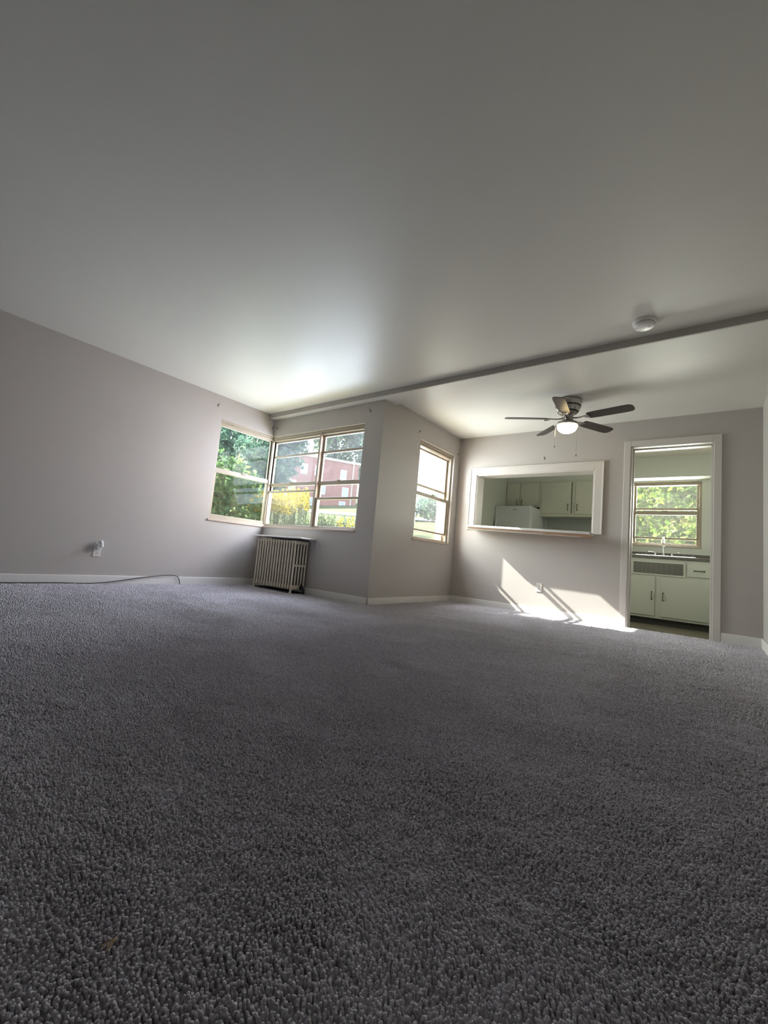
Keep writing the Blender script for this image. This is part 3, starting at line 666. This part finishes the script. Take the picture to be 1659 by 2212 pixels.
# ------------------------------------------------------------------ outdoors
def ground(x, y):
    sm = lambda t: t*t*(3-2*t)
    k = sm(min(1, max(0, (x-0.0)/2.0))) if not isinstance(x, np.ndarray) else None
    y0 = 1.4+3.0*k
    u = max(0.0, y-y0)
    z = -0.25 + (0.16*min(u, 2)**2/2 if u < 2 else 0.32+0.235*(min(u, 7)-2)) + 0.182*max(0, u-7)
    z -= 0.077*(x+60)*u/60*0.75 if x > -60 else 0
    return z
XS = np.concatenate([np.linspace(-140, -16, 42), np.linspace(-14, 12, 53), np.linspace(14, 40, 8)])
YSS = np.concatenate([np.linspace(-30, -2, 10), np.linspace(-1, 14, 46), np.linspace(15, 130, 60)])
vs = [(x, y, ground(x, y)) for y in YSS for x in XS]; nx = len(XS); fs = [(j*nx+i, j*nx+i+1, (j+1)*nx+i+1, (j+1)*nx+i) for j in range(len(YSS)-1) for i in range(nx-1)]
b = MB(); b.add(vs, fs, 0, True); lw = b.build('lawn', M_GRASS)
tag(lw, 'grassy slope rising outside the windows', 'lawn', kind='stuff')
rp = []
for i in range(30):
    x = -70+i*2.2; y = 38.5+(-x-35)*.12; rp.append((x, y))
b = MB(); vs = [(x, y+d, ground(x, y+d)+.06) for x, y in rp for d in (-2.6, 0, 2.6)]
b.add(vs, [(i*3+j, i*3+j+1, i*3+j+4, i*3+j+3) for i in range(29) for j in (0, 1)])
vs2 = [(x, y, z-.3) for x, y, z in vs]
b.add(vs2, [(i*3+j, i*3+j+1, i*3+j+4, i*3+j+3) for i in range(29) for j in (0, 1)])
tag(b.build('road', M_ROAD), 'grey road crossing the grassy slope before the brick building', 'road', kind='structure')

def leaves(name, blobs, n, size, mt, parent=None, origin=(0, 0, 0), drop=0.0):
    """n small folded leaves spread through ellipsoids (cx,cy,cz,rx,ry,rz)"""
    vol = np.array([q[3]*q[4]*q[5] for q in blobs])**.67; pick = rng.choice(len(blobs), n, p=vol/vol.sum())
    B = np.array(blobs)[pick]; d = rng.normal(size=(n, 3)); d /= np.linalg.norm(d, axis=1)[:, None]
    rr = (0.45+0.55*rng.random(n)**.6)*(0.86+.28*rng.random(n)); C = B[:, :3]+d*B[:, 3:]*rr[:, None]-np.array(origin)
    a = rng.normal(size=(n, 3)); a[:, 2] -= .4; a /= np.linalg.norm(a, axis=1)[:, None]
    t = rng.normal(size=(n, 3)); s = np.cross(a, t); s /= np.linalg.norm(s, axis=1)[:, None]; nn = np.cross(a, s)
    L = (size*(.6+.8*rng.random(n)))[:, None]; W = L*.32
    P = np.stack([C-a*L*.5, C-a*L*.05+s*W+nn*W*.35, C+a*L*.5, C-a*L*.05-s*W+nn*W*.35], 1).reshape(-1, 3)
    i = np.arange(n)*4; f = np.concatenate([np.stack([i, i+1, i+2], 1), np.stack([i, i+2, i+3], 1)])
    me = bpy.data.meshes.new(name); me.from_pydata(P.tolist(), [], f.tolist()); me.materials.append(mt); me.update()
    o = bpy.data.objects.new(name, me); COL.objects.link(o)
    if parent is not None: o.parent = parent
    return o
def tree(name, label, cat, x, y, blobs, n, size, mt, trunk=None, group=None):
    z = ground(x, y); t = thing(name, label, cat, (x, y, z), 0, group)
    leaves('foliage', blobs, n, size, mt, t, (x, y, z))
    h = trunk or 2.0; r = max(.05, h*.03); b = MB()
    b.tube(smooth([(0, 0, -.25), (.04*h*.2, 0, h*.4), (0, .05*h*.2, h*.8), (.02, 0, h)], 3), [r*(1-.6*i/9) for i in range(10)], 8)
    for k in range(5):
        a = k*1.3; b.tube([(0, 0, h*(.55+.07*k)), (math.cos(a)*h*.18, math.sin(a)*h*.18, h*(.75+.07*k)), (math.cos(a)*h*.28, math.sin(a)*h*.28, h*(.95+.07*k))], [r*.5, r*.35, r*.15], 6)
    b.build('trunk', M_BARK, t); return t
G = ground
tree('bush', 'broad green bush close outside the left corner window', 'bush', -6.8, 2.2, [(-6.8, 2.0, 1.2, 1.2, 1.3, 1.3), (-7.2, 3.4, 1.6, 1.1, 1.1, 1.4), (-6.6, 1.0, 1.5, 1.0, 1.1, 1.4), (-7.0, 2.6, 2.4, 1.1, 1.2, 0.9)], 5200, .20, M_LEAF1, 1.2)
tree('shade_tree', 'tall leafy tree outside the left corner window, filling its top', 'tree', -25, 13.5, [(-25, 14.5, 8.0, 3.0, 3.6, 2.4), (-24, 10.5, 7.2, 2.4, 2.6, 2.0), (-26, 17.5, 7.4, 2.4, 2.6, 2.2), (-25, 13.0, 5.0, 3.0, 4.0, 1.8)], 6000, .5, M_LEAF2, 6.5)
tree('sun_blocking_tree', 'large unseen tree added beside the house to shade the left window', 'tree', -5.6, -3.4, [(-5.3, -2.5, 5.1, 1.9, 1.7, 2.2), (-6.2, -3.4, 6.4, 1.9, 1.7, 1.6), (-5.0, -3.6, 4.3, 1.6, 1.6, 1.4)], 9000, .30, M_LEAF1, 4.2)  # out-of-view tree added to keep sun off the left window
tree('tall_tree', 'tree left of the brick building, seen through the double window', 'tree', -18.2, 12.5, [(-18.2, 12.5, 6.4, 2.3, 2.1, 2.0), (-17.0, 12.6, 8.0, 1.8, 1.6, 1.4), (-18.8, 12.4, 4.6, 1.9, 1.7, 1.5)], 4600, .34, M_LEAF2, 4.0)
for i, (x, y, s, lab) in enumerate([(-96, 76, 1.1, 'far tree rising above the left end of the brick building'), (-84, 84, 1.15, 'far tree above the middle of the brick building roof'), (-72, 86, 1.0, 'far tree above the right end of the brick building roof')]):
    z = G(x, y)
    tree('distant_tree', lab, 'tree', x, y, [(x, y, z+15*s, 6*s, 5*s, 6*s), (x+3.5*s, y, z+20*s, 4.6*s, 4*s, 4.6*s), (x-4*s, y, z+19*s, 4.4*s, 4*s, 5*s), (x, y, z+9*s, 5*s, 4*s, 4*s)], 2600, 1.25, (M_LEAF2, M_LEAF1)[i % 2], 16*s, 'trees beyond the brick building')
for i, (x, y, lab) in enumerate([(-18.5, 34, 'left of the hazy trees seen low in the narrow window'), (-15.0, 36, 'right of the hazy trees seen low in the narrow window'), (-22.5, 33, 'hazy tree at the edge behind the narrow window frame')]):
    z = G(x, y)
    tree('distant_tree', lab, 'tree', x, y, [(x, y, z+1.6, 2.0, 1.6, 1.4), (x+1, y, z+1.0, 1.6, 1.4, 1.0)], 1200, .4, M_LEAF2, 1.8, 'low trees past the narrow window')
tree('sunny_bush', 'sunlit yellow-green bush right outside the kitchen window', 'bush', 4.2, 6.6,
     [(3.2, 6.6, 1.6, 1.0, .8, 1.1), (4.3, 6.9, 2.2, 1.1, .8, 1.2), (5.3, 6.8, 1.7, 1.0, .8, 1.1), (3.6, 7.4, 3.0, 1.2, .8, .9), (5.0, 7.4, 3.0, 1.2, .8, .9), (4.2, 6.4, 1.0, 1.2, .7, .8)], 6500, .17, M_LEAF3, 1.6)
tree('tall_bush', 'dark green bush behind the sunlit one at the kitchen window', 'bush', 4.0, 8.8,
     [(3.0, 8.8, 2.4, 1.5, .8, 1.6), (5.0, 8.8, 2.4, 1.5, .8, 1.6), (4.0, 9.0, 3.6, 2.0, .8, 1.2), (6.2, 9.0, 3.0, 1.3, .8, 1.5)], 5200, .24, M_LEAF3, 2.0)
# goldenrod: stems with plumes, uncountable
def goldenrod(name, label, spots, hrange, nfl):
    vs = []; fs = []; mi = []
    b = MB()
    for (x, y) in spots:
        z = G(x, y)-.04; h = random.uniform(*hrange); lx, ly = random.uniform(-.18, .18), random.uniform(-.18, .18)
        b.tube([(x, y, z), (x+lx*.4, y+ly*.4, z+h*.6), (x+lx, y+ly, z+h)], [.008, .007, .004], 4, 1, False)
        for k in range(44):
            f_ = random.uniform(.2, .95); a = random.uniform(0, 6.28); L = random.uniform(.08, .2)*(1.2-.6*f_)
            p = Vector((x+lx*f_, y+ly*f_, z+h*f_)); q = p+Vector((math.cos(a)*L, math.sin(a)*L, .05)); s_ = Vector((-math.sin(a), math.cos(a), 0))*.014
            b.add([p, (p+q)/2+s_, q, (p+q)/2-s_], [(0, 1, 2, 3)], 1)
        for k in range(nfl):
            f_ = random.uniform(.83, 1.03); a = random.uniform(0, 6.28); rr = random.uniform(.0, .13)*(1.12-f_)*3
            p = Vector((x+lx*f_+math.cos(a)*rr, y+ly*f_+math.sin(a)*rr, z+h*f_+random.uniform(-.03, .03)))
            d = Vector((random.uniform(-1, 1), random.uniform(-1, 1), random.uniform(-1, 1))).normalized()*.028; e = d.orthogonal().normalized()*.022
            b.add([p-d, p+e, p+d, p-e], [(0, 1, 2, 3)], 0)
    o = b.build(name, [M_GOLD, M_STEM]); tag(o, label, 'flowers', kind='stuff'); return o
goldenrod('goldenrod', 'dense clump of tall yellow goldenrod outside the double window', [(-4.3-1.1*t_-2.8*random.random(), 3.9+t_) for t_ in [1.7*random.random() for _ in range(150)]], (1.8, 2.3), 80)
goldenrod('goldenrod', 'few sparse goldenrod stalks right of the dense yellow clump', [(-3.7+random.uniform(-.35, .6), 4.6+random.uniform(-.3, .6)) for _ in range(7)], (1.2, 1.6), 26)
goldenrod('tall_grass', 'tuft of brownish tall grass right of the goldenrod clump', [(-3.75+random.uniform(-.6, .45), 4.2+random.uniform(-.4, .7)) for _ in range(90)], (1.15, 1.6), 0)
# brick apartment building on the slope
A0 = Vector((-64.5, 40.0, 0)); A1 = Vector((-53.2, 60.6, 0)); dv = (A1-A0).normalized(); LB = (A1-A0).length; nv = Vector((dv.y, -dv.x, 0))
bd = thing('apartment_building', 'long red brick apartment building up the slope, flat white roof edge', 'building', (A0.x, A0.y, 0), math.atan2(dv.y, dv.x))
# local: x along facade, -y faces the viewer
b = MB(); b.box(0, LB, 0, 11, 4, 18.7); b.build('wall', M_FARBRICK, bd)
b = MB(); b.box(-.2, LB+.3, -.3, 11.2, 18.7, 19.15); b.build('roof_edge', M_WHITE, bd)
M_BWIN = mat('far_window_glass', (0.50, 0.56, 0.62), 0.15)
M_BFRM = mat('far_window_frame', (0.8, 0.8, 0.8), 0.5)
def bwin(u, z, ww=1.15, hh=1.7):
    b = MB(); b.bbox(u-ww/2-.1, u+ww/2+.1, -.06, .02, z-.1, z+hh+.1, .02); f_ = b.build('window', M_BFRM, bd)
    b = MB(); b.box(u-ww/2, u+ww/2, -.075, -.05, z, z+hh); b.box(u-ww/2, u+ww/2, -.085, -.05, z-.3, z-.12); b.build('pane', M_BWIN, f_)
for u in (4.5, 8.6, 12.2, 15.0, 20.3):
    bwin(u, 15.4); 
for u in (6.0, 10.2, 16.2, 21.0): bwin(u, 11.9)
for u in (9.0, 14.0, 20.6): bwin(u, 13.0-.0 if False else 9.0)
b = MB(); b.tube([(LB-1.2, -.12, 8), (LB-1.2, -.12, 18.7)], .12, 8); b.build('downpipe', M_WHITE, bd)
# low house far off behind the narrow window
hz = G(-26, 48)
hb = thing('low_house', 'low far house with grey roof glimpsed through the narrow window', 'house', (-26, 48, hz))
b = MB(); b.box(-6, 6, 0, 6, -.5, 3.0); b.build('wall', M_WHITE, hb)
b = MB(); b.add([(-6.6, -.6, 3), (6.6, -.6, 3), (6.6, 6.6, 3), (-6.6, 6.6, 3), (-6.6, 3, 4.6), (6.6, 3, 4.6)], [(0, 1, 5, 4), (2, 3, 4, 5), (0, 4, 3), (1, 2, 5), (0, 3, 2, 1)]); b.build('roof', M_ROAD, hb)
for u in (-3, 0.5, 4):
    b = MB(); b.box(u-.6, u+.6, -.05, .02, .8, 2.2); b.build('window', M_BWIN, hb)
